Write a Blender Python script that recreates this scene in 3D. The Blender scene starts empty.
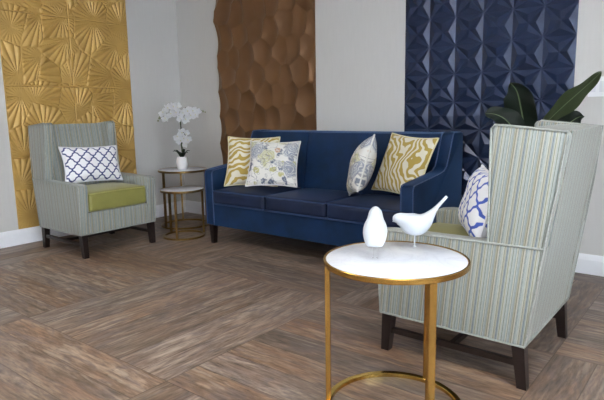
import bpy, bmesh, math, random
import numpy as np
from mathutils import Vector, Matrix, noise
PI = math.pi
R = math.radians
COL = bpy.context.scene.collection
random.seed(7)

# ------------------------------------------------------------------ helpers
def link(o, parent=None):
    COL.objects.link(o)
    if parent is not None:
        o.parent = parent
    return o

def tag(o, label=None, cat=None, group=None, kind=None):
    if label: o['label'] = label
    if cat: o['category'] = cat
    if group: o['group'] = group
    if kind: o['kind'] = kind
    return o

def thing(name, label, cat, loc=(0, 0, 0), rz=0.0, group=None):
    o = bpy.data.objects.new(name, None)
    o.empty_display_size = 0.1
    COL.objects.link(o)
    o.location = loc
    o.rotation_euler = (0, 0, rz)
    return tag(o, label, cat, group)

def obj(name, bm, mat, parent=None, smooth=True, angle=40, loc=None):
    me = bpy.data.meshes.new(name)
    bmesh.ops.recalc_face_normals(bm, faces=bm.faces[:])
    bm.to_mesh(me)
    bm.free()
    if smooth:
        me.shade_smooth()
        try:
            me.set_sharp_from_angle(angle=R(angle))
        except Exception:
            pass
    o = bpy.data.objects.new(name, me)
    if mat: me.materials.append(mat)
    link(o, parent)
    if loc: o.location = loc
    return o

def copy_tree(o, parent=None):
    c = o.copy()
    COL.objects.link(c)
    c.parent = parent
    for ch in list(o.children):
        copy_tree(ch, c)
    return c

def join(bm, other):
    me = bpy.data.meshes.new('tmp')
    other.to_mesh(me)
    other.free()
    bm.from_mesh(me)
    bpy.data.meshes.remove(me)

def bevel(bm, w, seg=3, edges=None):
    if w > 0:
        es = edges or [e for e in bm.edges if len(e.link_faces) == 2 and e.calc_face_angle(0) > R(25)]
        bmesh.ops.bevel(bm, geom=es, offset=w, segments=seg, profile=0.5, affect='EDGES', clamp_overlap=True)

def hexa(c, bw=0.0, seg=3):
    """c: 8 corners, bottom ring ccw then top ring ccw"""
    bm = bmesh.new()
    v = [bm.verts.new(p) for p in c]
    for f in ((3, 2, 1, 0), (4, 5, 6, 7), (0, 1, 5, 4), (1, 2, 6, 5), (2, 3, 7, 6), (3, 0, 4, 7)):
        bm.faces.new([v[i] for i in f])
    bevel(bm, bw, seg)
    return bm

def box(x0, x1, y0, y1, z0, z1, bw=0.0, seg=3):
    return hexa([(x0, y0, z0), (x1, y0, z0), (x1, y1, z0), (x0, y1, z0),
                 (x0, y0, z1), (x1, y0, z1), (x1, y1, z1), (x0, y1, z1)], bw, seg)

def prism(prof, place0, place1, bw=0.0, seg=3):
    """closed 2-D profile swept between two placement functions"""
    bm = bmesh.new()
    a = [bm.verts.new(place0(*q)) for q in prof]
    b = [bm.verts.new(place1(*q)) for q in prof]
    n = len(prof)
    bm.faces.new(a[::-1]); bm.faces.new(b)
    for i in range(n):
        bm.faces.new((a[i], a[(i + 1) % n], b[(i + 1) % n], b[i]))
    bmesh.ops.recalc_face_normals(bm, faces=bm.faces[:])
    bevel(bm, bw, seg)
    return bm

def lathe(prof, seg=48, cap=True):
    bm = bmesh.new()
    rings = []
    for r, z in prof:
        rings.append([bm.verts.new((r * math.cos(2 * PI * i / seg), r * math.sin(2 * PI * i / seg), z)) for i in range(seg)])
    for a, b in zip(rings[:-1], rings[1:]):
        for i in range(seg):
            bm.faces.new((a[i], a[(i + 1) % seg], b[(i + 1) % seg], b[i]))
    if cap:
        bm.faces.new(rings[0][::-1]); bm.faces.new(rings[-1])
    return bm

def ring_solid(prof, seg=64):
    """closed profile (r,z) revolved -> torus-like ring"""
    bm = bmesh.new()
    rings = [[bm.verts.new((r * math.cos(2 * PI * i / seg), r * math.sin(2 * PI * i / seg), z)) for i in range(seg)] for r, z in prof]
    n = len(prof)
    for k in range(n):
        a, b = rings[k], rings[(k + 1) % n]
        for i in range(seg):
            bm.faces.new((a[i], a[(i + 1) % seg], b[(i + 1) % seg], b[i]))
    return bm

def tube(pts, rad, seg=8, closed=False):
    pts = [Vector(p) for p in pts]
    n = len(pts)
    rads = rad if isinstance(rad, (list, tuple)) else [rad] * n
    bm = bmesh.new()
    rings = []
    up = None
    for i in range(n):
        if closed:
            t = pts[(i + 1) % n] - pts[i - 1]
        else:
            t = pts[min(i + 1, n - 1)] - pts[max(i - 1, 0)]
        t.normalize()
        if up is None:
            up = t.orthogonal().normalized()
        else:
            up = (up - t * up.dot(t)).normalized()
        s = t.cross(up)
        rings.append([bm.verts.new(pts[i] + (up * math.cos(2 * PI * k / seg) + s * math.sin(2 * PI * k / seg)) * rads[i]) for k in range(seg)])
    m = n if closed else n - 1
    for i in range(m):
        a, b = rings[i], rings[(i + 1) % n]
        for k in range(seg):
            bm.faces.new((a[k], a[(k + 1) % seg], b[(k + 1) % seg], b[k]))
    if not closed:
        bm.faces.new(rings[0][::-1]); bm.faces.new(rings[-1])
    return bm

def cushion(x0, x1, y0, y1, z0, z1, rnd=0.03, crown=0.012, bulge=0.008):
    """soft upholstered block: rounded box whose faces belly out, most at the top"""
    lo, hi = (x0, y0, z0), (x1, y1, z1)
    def ticks(a, b):
        e = [rnd * (1 - math.cos(PI / 2 * k / 5)) * 0.999 for k in range(6)]
        inner = [a + rnd + (b - a - 2 * rnd) * k / 8 for k in range(1, 8)]
        return [a + q for q in e] + inner + [b - q for q in reversed(e)]
    T3 = [ticks(lo[k], hi[k]) for k in range(3)]
    bm = bmesh.new(); vd = {}
    def V(i, j, k):
        if (i, j, k) not in vd:
            p = Vector((T3[0][i], T3[1][j], T3[2][k]))
            q = Vector([min(max(p[a], lo[a] + rnd), hi[a] - rnd) for a in range(3)])
            d = p - q
            if d.length > 1e-9: p = q + d.normalized() * rnd
            un = [(p[a] - (lo[a] + hi[a]) / 2) / ((hi[a] - lo[a]) / 2) for a in range(3)]
            f = [max(0, 1 - abs(w) ** 3) for w in un]
            p.z += crown * f[0] * f[1] * (un[2] + 1) / 2
            p.y += bulge * f[0] * f[2] * un[1]
            p.x += bulge * 0.3 * f[1] * f[2] * un[0]
            vd[(i, j, k)] = bm.verts.new(p)
        return vd[(i, j, k)]
    n = [len(t) - 1 for t in T3]
    for a, b, c in ((0, 1, 2), (1, 2, 0), (2, 0, 1)):
        for e in (0, n[c]):
            for i in range(n[a]):
                for j in range(n[b]):
                    def ix(p, q):
                        r = [0, 0, 0]; r[a] = p; r[b] = q; r[c] = e
                        return V(*r)
                    bm.faces.new((ix(i, j), ix(i + 1, j), ix(i + 1, j + 1), ix(i, j + 1)))
    return bm

# ------------------------------------------------------------------ materials
def lin(c):
    return tuple(((x / 255) / 12.92 if x / 255 <= 0.04045 else ((x / 255 + 0.055) / 1.055) ** 2.4) for x in c) + (1.0,)

class NT:
    def __init__(self, name):
        self.m = bpy.data.materials.new(name)
        self.m.use_nodes = True
        self.t = self.m.node_tree
        self.b = self.t.nodes['Principled BSDF']
    def n(self, typ, **kw):
        nd = self.t.nodes.new(typ)
        for k, v in kw.items():
            if k == 'ins':
                for key, val in v.items():
                    if hasattr(val, 'is_linked') or isinstance(val, bpy.types.NodeSocket):
                        self.t.links.new(val, nd.inputs[key])
                    else:
                        nd.inputs[key].default_value = val
            else:
                setattr(nd, k, v)
        return nd
    def math(self, op, a, b=0.0, c=0.0):
        nd = self.t.nodes.new('ShaderNodeMath'); nd.operation = op
        for i, v in enumerate((a, b, c)):
            if isinstance(v, bpy.types.NodeSocket): self.t.links.new(v, nd.inputs[i])
            else: nd.inputs[i].default_value = v
        return nd.outputs[0]
    def mix(self, fac, a, b, blend='MIX'):
        nd = self.t.nodes.new('ShaderNodeMix'); nd.data_type = 'RGBA'; nd.blend_type = blend
        for i, v in ((0, fac), (6, a), (7, b)):
            if isinstance(v, bpy.types.NodeSocket): self.t.links.new(v, nd.inputs[i])
            else: nd.inputs[i].default_value = v
        return nd.outputs[2]
    def ramp(self, fac, stops, interp='LINEAR'):
        nd = self.t.nodes.new('ShaderNodeValToRGB')
        cr = nd.color_ramp; cr.interpolation = interp
        while len(cr.elements) < len(stops): cr.elements.new(0.5)
        for e, (p, c) in zip(cr.elements, stops):
            e.position = p; e.color = c
        self.t.links.new(fac, nd.inputs[0])
        return nd.outputs[0]
    def coord(self, kind='Object'):
        return self.n('ShaderNodeTexCoord').outputs[kind]
    def sep(self, v):
        nd = self.n('ShaderNodeSeparateXYZ', ins={0: v}); return nd.outputs
    def comb(self, x, y, z=0.0):
        return self.n('ShaderNodeCombineXYZ', ins={0: x, 1: y, 2: z}).outputs[0]
    def noise(self, v, scale, detail=2.0, rough=0.5, dist=0.0):
        return self.n('ShaderNodeTexNoise', ins={'Vector': v, 'Scale': scale, 'Detail': detail, 'Roughness': rough, 'Distortion': dist}).outputs[0]
    def bump(self, h, strength=0.2, dist=0.01):
        nd = self.n('ShaderNodeBump', ins={'Height': h, 'Strength': strength, 'Distance': dist})
        self.t.links.new(nd.outputs[0], self.b.inputs['Normal'])
    def set(self, **kw):
        names = dict(color='Base Color', rough='Roughness', metal='Metallic', sheen='Sheen Weight', spec='Specular IOR Level', coat='Coat Weight',
                     trans='Transmission Weight', ior='IOR', sheen_rough='Sheen Roughness', emit='Emission Color', estr='Emission Strength', coat_rough='Coat Roughness', sss='Subsurface Weight', tint='Sheen Tint')
        for k, v in kw.items():
            s = self.b.inputs[names[k]]
            if isinstance(v, bpy.types.NodeSocket): self.t.links.new(v, s)
            else: s.default_value = v
        return self

def simple(name, rgb, rough=0.5, metal=0.0, var=0.08, vscale=20.0, bump=0.0, bscale=300.0, **kw):
    t = NT(name)
    co = t.coord()
    c = lin(rgb)
    d = tuple(x * (1 - var) for x in c[:3]) + (1,)
    e = tuple(min(1, x * (1 + var)) for x in c[:3]) + (1,)
    t.set(color=t.ramp(t.noise(co, vscale, 3), [(0.3, d), (0.7, e)]), rough=rough, metal=metal, **kw)
    if bump:
        t.bump(t.noise(co, bscale, 2), bump, 0.002)
    return t.m

M = {}
def build_materials():
    # painted walls with a faint woven vinyl texture
    t = NT('wall_paint'); co = t.coord()
    s = t.sep(co)
    st = t.noise(t.comb(t.math('MULTIPLY', s[0], 60), t.math('MULTIPLY', s[1], 60), t.math('MULTIPLY', s[2], 6)), 1.0, 3)
    t.set(color=t.ramp(st, [(0.25, lin((200, 198, 196))), (0.75, lin((204, 202, 200)))]), rough=0.62)
    t.bump(t.noise(co, 180, 3), 0.12, 0.002)
    M['wall'] = t.m
    M['ceiling'] = simple('ceiling_tile', (225, 225, 222), 0.85, var=0.04, vscale=60)
    M['trim'] = simple('white_trim_paint', (236, 237, 242), 0.4, var=0.015)
    # floor: vinyl planks laid in 1.22 m squares, direction alternating
    t = NT('plank_floor'); co = t.coord('Object'); s = t.sep(co)
    S = 1.22
    gx = t.math('DIVIDE', t.math('SUBTRACT', s[0], 1.81), S)
    gy = t.math('DIVIDE', t.math('SUBTRACT', s[1], -2.63), S)
    ix, iy = t.math('FLOOR', gx), t.math('FLOOR', gy)
    fx, fy = t.math('SUBTRACT', gx, ix), t.math('SUBTRACT', gy, iy)
    par = t.math('FLOORED_MODULO', t.math('ADD', ix, iy), 2.0)          # 0: planks along y
    inv = t.math('SUBTRACT', 1.0, par)
    across = t.math('ADD', t.math('MULTIPLY', fx, inv), t.math('MULTIPLY', fy, par))
    along = t.math('ADD', t.math('MULTIPLY', fy, inv), t.math('MULTIPLY', fx, par))
    pa = t.math('MULTIPLY', across, 7.0)
    pi_ = t.math('FLOOR', pa); pf = t.math('SUBTRACT', pa, pi_)
    wn = t.n('ShaderNodeTexWhiteNoise', noise_dimensions='3D', ins={'Vector': t.comb(ix, iy, pi_)})
    rnd = wn.outputs[0]
    rsep = t.n('ShaderNodeSeparateColor', ins={0: wn.outputs[1]}).outputs
    off = t.math('MULTIPLY', rnd, 37.0)
    gv = t.comb(t.math('ADD', t.math('MULTIPLY', along, 1.5), off), t.math('ADD', t.math('MULTIPLY', across, 9.0), off), off)
    gv2 = t.comb(t.math('ADD', t.math('MULTIPLY', along, 6.0), off), t.math('ADD', t.math('MULTIPLY', across, 44.0), off), off)
    gv3 = t.comb(t.math('ADD', t.math('MULTIPLY', along, 2.2), off), t.math('ADD', t.math('MULTIPLY', across, 7.0), off), off)
    g1 = t.noise(gv, 2.2, 7, 0.68, 1.2)
    g2 = t.noise(gv2, 2.0, 4, 0.65)
    g3 = t.noise(gv3, 1.6, 3, 0.6, 0.5)
    wv = t.n('ShaderNodeTexWave', wave_type='BANDS', bands_direction='Y', ins={'Vector': t.comb(t.math('ADD', t.math('MULTIPLY', along, 1.5), off), t.math('MULTIPLY', across, 7.0), off), 'Scale': 1.3, 'Distortion': 9.0, 'Detail': 3.0, 'Detail Scale': 1.2}).outputs[0]
    base = t.ramp(g1, [(0.25, lin((90, 72, 60))), (0.42, lin((124, 103, 88))), (0.56, lin((150, 129, 112))), (0.75, lin((180, 160, 142)))])
    warm = t.mix(t.math('MULTIPLY', t.ramp(g3, [(0.48, (0, 0, 0, 1)), (0.64, (1, 1, 1, 1))]), 0.6), base, lin((140, 110, 90)))
    warm = t.mix(t.math('MULTIPLY', t.ramp(t.noise(gv3, 2.6, 4, 0.6, 1.0), [(0.5, (0, 0, 0, 1)), (0.64, (1, 1, 1, 1))]), 0.6), warm, lin((112, 101, 100)))
    fine = t.mix(0.62, warm, t.ramp(g2, [(0.3, lin((92, 84, 80))), (0.5, lin((186, 186, 186))), (0.75, lin((240, 236, 232)))]), 'OVERLAY')
    wav = t.mix(t.math('MULTIPLY', t.ramp(t.math('MULTIPLY', wv, t.ramp(g3, [(0.36, (1, 1, 1, 1)), (0.5, (0.1, 0.1, 0.1, 1))])), [(0.4, (0, 0, 0, 1)), (0.85, (1, 1, 1, 1))]), 0.4), fine, lin((186, 170, 154)))
    val = t.math('ADD', 0.66, t.math('MULTIPLY', rsep[0], 0.36))
    tinted = t.n('ShaderNodeHueSaturation', ins={'Saturation': t.math('ADD', 0.72, t.math('MULTIPLY', rsep[1], 0.45)), 'Value': val, 'Color': wav}).outputs[0]
    edge = t.math('MINIMUM', t.math('MINIMUM', pf, t.math('SUBTRACT', 1.0, pf)), t.math('MULTIPLY', t.math('MINIMUM', along, t.math('SUBTRACT', 1.0, along)), 7.0))
    seam = t.math('LESS_THAN', edge, 0.013)
    t.set(color=t.mix(t.math('MULTIPLY', seam, 0.55), tinted, lin((60, 46, 40))), rough=t.math('ADD', 0.36, t.math('MULTIPLY', g2, 0.16)), spec=0.45)
    t.bump(t.math('SUBTRACT', t.math('MULTIPLY', g2, 0.5), seam), 0.18, 0.002)
    M['floor'] = t.m
    # striped upholstery (u carries metres across the stripes)
    t = NT('striped_upholstery'); uv = t.n('ShaderNodeUVMap'); s = t.sep(uv.outputs[0])
    u = t.math('FRACT', t.math('MULTIPLY', s[0], 1 / 0.098))
    A = lin((150, 156, 152)); B = lin((163, 162, 150)); C_ = lin((126, 122, 102)); D = lin((80, 89, 104)); Ee = lin((132, 141, 140)); F = lin((152, 148, 132)); G = lin((92, 92, 84))
    seq = [(A, .08), (G, .02), (A, .05), (B, .05), (C_, .03), (B, .03), (Ee, .05), (D, .018), (Ee, .035), (F, .06), (G, .015), (B, .05), (A, .09), (D, .014), (A, .02), (D, .014), (B, .06), (C_, .045), (F, .03), (C_, .015), (Ee, .07), (A, .04), (G, .018), (B, .05), (Ee, .045)]
    tot = sum(w for _, w in seq); p = 0; stops = []
    for c, w in seq:
        stops.append((p, c)); p += w / tot
    c = t.ramp(u, stops, 'CONSTANT')
    weave = t.noise(t.comb(t.math('MULTIPLY', s[0], 400), t.math('MULTIPLY', s[1], 60)), 1.0, 2)
    t.set(color=t.mix(0.25, c, t.ramp(weave, [(0.3, (0.3, 0.3, 0.3, 1)), (0.7, (0.75, 0.75, 0.75, 1))]), 'OVERLAY'), rough=0.42, sheen=0.12, spec=0.45)
    t.bump(weave, 0.08, 0.001)
    M['stripe'] = t.m
    M['stripe_piping'] = simple('striped_cord', (152, 156, 150), 0.5, var=0.15, vscale=120)
    M['green'] = simple('olive_seat_fabric', (134, 131, 66), 0.55, var=0.07, vscale=9, bump=0.1, bscale=500, sheen=0.2)
    M['green_piping'] = simple('olive_cord', (160, 157, 92), 0.55)
    M['leg'] = simple('espresso_wood', (29, 18, 16), 0.38, var=0.25, vscale=14)
    # velvet
    t = NT('navy_velvet'); co = t.coord()
    nz = t.noise(co, 7, 4, 0.6)
    t.set(color=t.ramp(nz, [(0.3, lin((8, 35, 66))), (0.7, lin((13, 47, 87)))]), rough=0.6, sheen=0.42, sheen_rough=0.35, tint=lin((130, 170, 225)), spec=0.3)
    t.bump(t.noise(co, 400, 2), 0.08, 0.001)
    M['velvet'] = t.m
    t = NT('navy_seat_cloth'); co = t.coord()
    nz = t.noise(co, 7, 4, 0.6)
    t.set(color=t.ramp(nz, [(0.3, lin((14, 26, 52))), (0.7, lin((21, 36, 68)))]), rough=0.5, sheen=0.1, sheen_rough=0.4, tint=lin((130, 160, 220)), spec=0.4)
    t.bump(t.noise(co, 300, 2), 0.08, 0.001)
    M['seatcloth'] = t.m
    M['velvet_edge_highlight'] = simple('velvet_cord_highlight', (24, 58, 106), 0.5, sheen=0.4)  # arm cord lighter than the velvet: edge sheen painted into its colour
    M['navy_piping_highlight'] = simple('navy_cord_highlight', (40, 62, 100), 0.5)  # seat cord brightened, its highlight is part of the colour
    # wall panel finishes
    M['gold'] = simple('gold_lacquer', (194, 157, 88), 0.42, 0.22, var=0.1, vscale=5, spec=0.5)
    M['copper'] = simple('copper_lacquer', (118, 85, 56), 0.34, 0.35, var=0.08, vscale=4)
    M['navy'] = simple('navy_lacquer', (38, 51, 80), 0.24, 0.25, var=0.06, vscale=6, spec=0.6)
    M['brass'] = simple('brushed_brass', (186, 146, 78), 0.27, 0.95, var=0.07, vscale=30)
    M['brass_polished'] = simple('polished_brass', (214, 178, 98), 0.14, 1.0, var=0.05, vscale=30)
    M['old_brass'] = simple('antique_brass', (146, 118, 72), 0.3, 0.95, var=0.12, vscale=40)
    t = NT('white_marble'); co = t.coord()
    v = t.noise(co, 5, 6, 0.6, 1.6)
    ridge = t.math('ABSOLUTE', t.math('SUBTRACT', v, 0.5))
    t.set(color=t.ramp(ridge, [(0.0, lin((216, 220, 230))), (0.02, lin((223, 227, 236))), (0.12, lin((227, 231, 239)))]), rough=0.13, spec=0.5)
    M['marble'] = t.m
    M['ceramic'] = simple('white_ceramic', (192, 197, 203), 0.3, var=0.01, spec=0.5)
    M['pot'] = simple('white_glazed_pot', (242, 240, 242), 0.3, var=0.02)
    t = NT('clear_acrylic'); t.set(color=(1, 1, 1, 1), rough=0.03, trans=1.0, ior=1.3); M['acrylic'] = t.m
    M['petal'] = simple('orchid_petal', (246, 246, 248), 0.6, var=0.03, vscale=40, sss=0.1)
    M['lip'] = simple('orchid_lip', (236, 230, 200), 0.6, var=0.2, vscale=90)
    M['stem'] = simple('orchid_stem', (62, 72, 40), 0.6, var=0.2)
    M['bud'] = simple('orchid_bud', (136, 142, 108), 0.6)
    M['dkleaf'] = simple('orchid_leaf', (40, 58, 40), 0.45, var=0.2, vscale=15)
    for nm, ca, cb in (('leaf', (28, 40, 33), (46, 62, 48)), ('leaf_lit', (66, 80, 52), (96, 108, 74))):  # second pair: same leaf with light on its underside put into the colour
        t = NT(nm); uv = t.n('ShaderNodeUVMap'); s = t.sep(uv.outputs[0])
        ac = t.math('ABSOLUTE', s[0])
        vein = t.n('ShaderNodeTexWave', wave_type='BANDS', bands_direction='X', ins={'Vector': t.comb(t.math('SUBTRACT', s[1], t.math('MULTIPLY', ac, 0.35)), 0.0), 'Scale': 7.0, 'Distortion': 0.6}).outputs[0]
        body = t.mix(t.math('MULTIPLY', vein, 0.35), lin(ca), lin(cb))
        mid = t.math('LESS_THAN', ac, 0.045)
        t.set(color=t.mix(mid, body, lin((122, 140, 104))), rough=0.42, spec=0.4)
        t.bump(vein, 0.15, 0.003)
        M[nm] = t.m
    M['stalk'] = simple('plant_stalk', (70, 90, 52), 0.5, var=0.15)
    M['planter'] = simple('charcoal_planter', (58, 58, 60), 0.5)
    M['soil'] = simple('potting_soil', (48, 36, 28), 0.9, var=0.4, vscale=60, bump=0.5, bscale=80)
    M['plastic'] = simple('white_plastic', (236, 238, 242), 0.35, var=0.01)
    M['plastic_line'] = simple('grey_gap_plastic', (220, 223, 230), 0.4, var=0.02)
    # cushion covers, UV 0..1
    for nm, kx, ky in (('zebra', 8.2, 3.2), ('zebra_slanted', -4.2, 7.6)):
        t = NT(nm); uv = t.n('ShaderNodeUVMap'); s = t.sep(uv.outputs[0])
        seed = t.n('ShaderNodeObjectInfo').outputs['Location']
        p2 = t.n('ShaderNodeVectorMath', operation='ADD', ins={0: t.n('ShaderNodeVectorMath', operation='MULTIPLY', ins={0: uv.outputs[0], 1: (1.0, 1.0, 0.0)}).outputs[0], 1: seed}).outputs[0]
        w1 = t.math('SUBTRACT', t.noise(p2, 2.3, 1.0, 0.4), 0.5)
        w2 = t.math('SUBTRACT', t.noise(p2, 5.5, 1.0, 0.4), 0.5)
        ph = t.math('ADD', t.math('ADD', t.math('MULTIPLY', s[1], ky), t.math('MULTIPLY', s[0], kx)), t.math('ADD', t.math('MULTIPLY', w1, 5.0), t.math('MULTIPLY', w2, 2.0)))
        z = t.math('SINE', t.math('MULTIPLY', ph, 2 * PI))
        th = t.math('MULTIPLY', t.math('SUBTRACT', t.noise(p2, 9.0, 1.0), 0.5), 0.6)
        z = t.math('ADD', t.math('ADD', z, th), 0.12)
        t.set(color=t.ramp(z, [(0.1, lin((182, 156, 74))), (0.25, lin((228, 222, 204)))], 'LINEAR'), rough=0.75, sheen=0.1)
        t.bump(t.noise(uv.outputs[0], 160, 2), 0.15, 0.002)
        M[nm] = t.m
    M['zebra_piping'] = simple('cream_cord', (226, 218, 176), 0.7)
    t = NT('floral_cushion'); uv = t.n('ShaderNodeUVMap')
    seed = t.n('ShaderNodeObjectInfo').outputs['Location']
    p2 = t.n('ShaderNodeVectorMath', operation='ADD', ins={0: uv.outputs[0], 1: seed}).outputs[0]
    cr = lin((226, 224, 219))
    def petals(scale, thr, shift, dist=0.25):
        q = t.n('ShaderNodeVectorMath', operation='ADD', ins={0: p2, 1: (shift, shift * 1.7, 0.0)}).outputs[0]
        nz = t.n('ShaderNodeTexNoise', ins={'Vector': q, 'Scale': scale * 1.6, 'Detail': 2.0})
        q2 = t.n('ShaderNodeVectorMath', operation='MULTIPLY_ADD', ins={0: nz.outputs[1], 1: (dist, dist, 0.0), 2: q}).outputs[0]
        vo = t.n('ShaderNodeTexVoronoi', ins={'Vector': q2, 'Scale': scale, 'Randomness': 0.95})
        return vo.outputs[0], vo.outputs[1], q2
    d, idc, q2 = petals(2.6, 0.2, 0.0)
    idr = t.n('ShaderNodeSeparateColor', ins={0: idc}).outputs
    blob = t.ramp(d, [(0.42, (1, 1, 1, 1)), (0.48, (0, 0, 0, 1))])
    flower = t.mix(t.ramp(idr[0], [(0.0, (0, 0, 0, 1)), (0.5, (1, 1, 1, 1))], 'CONSTANT'), lin((198, 196, 156)), lin((150, 156, 170)))
    rings_ = t.math('SINE', t.math('MULTIPLY', t.math('ADD', d, t.math('MULTIPLY', t.noise(q2, 11, 2), 0.25)), 60.0))
    flower = t.mix(t.ramp(rings_, [(0.2, (0, 0, 0, 1)), (0.75, (0.75, 0.75, 0.75, 1))]), flower, cr)
    col = t.mix(blob, cr, flower)
    d2, idc2, _ = petals(6.5, 0.2, 3.1, 0.14)
    idr2 = t.n('ShaderNodeSeparateColor', ins={0: idc2}).outputs
    leafm = t.math('MULTIPLY', t.ramp(d2, [(0.38, (1, 1, 1, 1)), (0.44, (0, 0, 0, 1))]), t.math('SUBTRACT', 1.0, t.math('MULTIPLY', blob, 0.85)))
    leafm = t.math('MULTIPLY', leafm, t.math('GREATER_THAN', idr2[1], 0.12))
    leafc = t.ramp(idr2[0], [(0.0, lin((98, 108, 128))), (0.35, lin((184, 180, 124))), (0.5, lin((122, 130, 146))), (0.88, lin((190, 156, 132)))], 'CONSTANT')
    leafc = t.mix(t.ramp(t.noise(p2, 26, 2), [(0.5, (0, 0, 0, 1)), (0.65, (0.8, 0.8, 0.8, 1))]), leafc, cr)
    col = t.mix(leafm, col, leafc)
    lines = t.math('ABSOLUTE', t.math('SUBTRACT', t.noise(p2, 5.5, 1.0, 0.5, 0.8), 0.5))
    col = t.mix(t.ramp(lines, [(0.008, (0.7, 0.7, 0.7, 1)), (0.02, (0, 0, 0, 1))]), col, lin((122, 122, 132)))
    t.set(color=col, rough=0.75, sheen=0.1)
    t.bump(t.noise(uv.outputs[0], 160, 2), 0.15, 0.002)
    M['floral'] = t.m
    M['floral_piping'] = simple('pale_cord', (222, 221, 216), 0.7)
    # blue trellis on white (uv in cells)
    def trellis(name, nx, ny, lw, blue):
        t = NT(name); uv = t.n('ShaderNodeUVMap'); s = t.sep(uv.outputs[0])
        U, V = t.math('MULTIPLY', s[0], nx), t.math('MULTIPLY', s[1], ny)
        a = t.math('ADD', U, V); b = t.math('SUBTRACT', U, V)
        wob = lambda q: t.math('MULTIPLY', t.math('SINE', t.math('MULTIPLY', q, 4 * PI)), 0.035)
        la = t.math('ABSOLUTE', t.math('SUBTRACT', t.math('FRACT', t.math('ADD', a, wob(b))), 0.5))
        lb = t.math('ABSOLUTE', t.math('SUBTRACT', t.math('FRACT', t.math('ADD', b, wob(a))), 0.5))
        l = t.math('MINIMUM', la, lb)
        nz = t.math('MULTIPLY', t.math('SUBTRACT', t.noise(uv.outputs[0], 60, 2), 0.5), 0.03)
        l = t.math('ADD', l, nz)
        t.set(color=t.ramp(l, [(lw, blue), (lw + 0.025, lin((238, 238, 242)))]), rough=0.75, sheen=0.1)
        t.bump(t.noise(uv.outputs[0], 160, 2), 0.15, 0.002)
        return t.m
    M['lattice'] = trellis('blue_trellis_cushion', 5.0, 3.0, 0.07, lin((52, 62, 122)))
    M['lattice_big'] = trellis('bright_blue_trellis_cushion', 4.4, 2.8, 0.07, lin((64, 92, 186)))
    M['lattice_piping'] = simple('white_cord', (228, 228, 234), 0.7)
    # lights and window
    t = NT('light_diffuser'); t.set(color=(1, 1, 1, 1), emit=(1.0, 0.975, 0.94, 1), estr=LAMP); M['diffuser'] = t.m
    M['light_frame'] = simple('light_frame_metal', (230, 230, 230), 0.4)
    t = NT('window_glass'); t.set(color=(1, 1, 1, 1), rough=0.0, trans=1.0, ior=1.02); M['glass'] = t.m

# ------------------------------------------------------------------ uv
def box_uv(o, rot=None):
    """metres: u runs across vertical stripes"""
    me = o.data
    uvl = me.uv_layers.new(name='UVMap') if not me.uv_layers else me.uv_layers[0]
    for p in me.polygons:
        n = p.normal
        for li in p.loop_indices:
            c = me.vertices[me.loops[li].vertex_index].co
            if abs(n.x) > abs(n.y) and abs(n.x) > abs(n.z) * 0.7: uv = (c.y + 0.021, c.z)
            elif abs(n.z) > abs(n.y) and abs(n.z) > abs(n.x): uv = (c.y + 0.021, c.x)
            else: uv = (c.x + 0.09 * c.z, c.z)
            uvl.data[li].uv = uv
    return o

# ------------------------------------------------------------------ settings
LAMP = 9.0
WIN_SIDE = 150.0
WIN_FRONT = 30.0
EXPOSURE = 0.68
RX, FY, CZ = 7.6, -6.6, 2.75      # right wall x, front wall y, ceiling z
build_materials()

# ------------------------------------------------------------------ the room
def struct(name, bm, mat, smooth=False, parent=None):
    o = obj(name, bm, mat, parent, smooth)
    o['kind'] = 'structure'
    return o
W = 0.12
struct('floor', box(-W, RX + W, FY - W, W, -0.1, 0), M['floor'])
struct('ceiling', box(-W, RX + W, FY - W, W, CZ, CZ + 0.1), M['ceiling'])
struct('wall_left', box(-W, 0, FY - W, W, 0, CZ), M['wall'])
struct('wall_back', box(0, RX + W, 0, W, 0, CZ), M['wall'])

def wall_with_hole(name, axis, at0, at1, a0, a1, h0, h1, z0, z1):
    bm = bmesh.new()
    def b(u0, u1, zz0, zz1):
        if axis == 'x': join(bm, box(at0, at1, u0, u1, zz0, zz1))
        else: join(bm, box(u0, u1, at0, at1, zz0, zz1))
    b(a0, h0, 0, CZ); b(h1, a1, 0, CZ); b(h0, h1, 0, z0); b(h0, h1, z1, CZ)
    return struct(name, bm, M['wall'])
WS = (-5.6, -2.6, 0.85, 2.35)     # side window y0,y1,z0,z1
WF = (3.6, 6.6, 0.85, 2.35)       # front window x0,x1,z0,z1
wall_with_hole('wall_right', 'x', RX, RX + W, FY - W, 0, WS[0], WS[1], WS[2], WS[3])
wall_with_hole('wall_front', 'y', FY - W, FY, 0, RX, WF[0], WF[1], WF[2], WF[3])

def window(name, axis, at, u0, u1, z0, z1):
    bm = bmesh.new()
    f = 0.05
    def b(a0, a1, b0, b1, d=0.03):
        if axis == 'x': join(bm, box(at - d, at + d, a0, a1, b0, b1, 0.004, 1))
        else: join(bm, box(a0, a1, at - d, at + d, b0, b1, 0.004, 1))
    b(u0, u1, z0, z0 + f); b(u0, u1, z1 - f, z1); b(u0, u0 + f, z0 + f, z1 - f); b(u1 - f, u1, z0 + f, z1 - f)
    for k in (1, 2):
        c = u0 + (u1 - u0) * k / 3
        b(c - f / 2, c + f / 2, z0 + f, z1 - f)
    w = struct(name, bm, M['trim'])
    g = box(at - 0.003, at + 0.003, u0 + f, u1 - f, z0 + f, z1 - f) if axis == 'x' else box(u0 + f, u1 - f, at - 0.003, at + 0.003, z0 + f, z1 - f)
    obj('window_pane', g, M['glass'], w, False)
window('window_1', 'x', RX + 0.06, *WS)
window('window_2', 'y', FY - 0.06, *WF)

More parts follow.
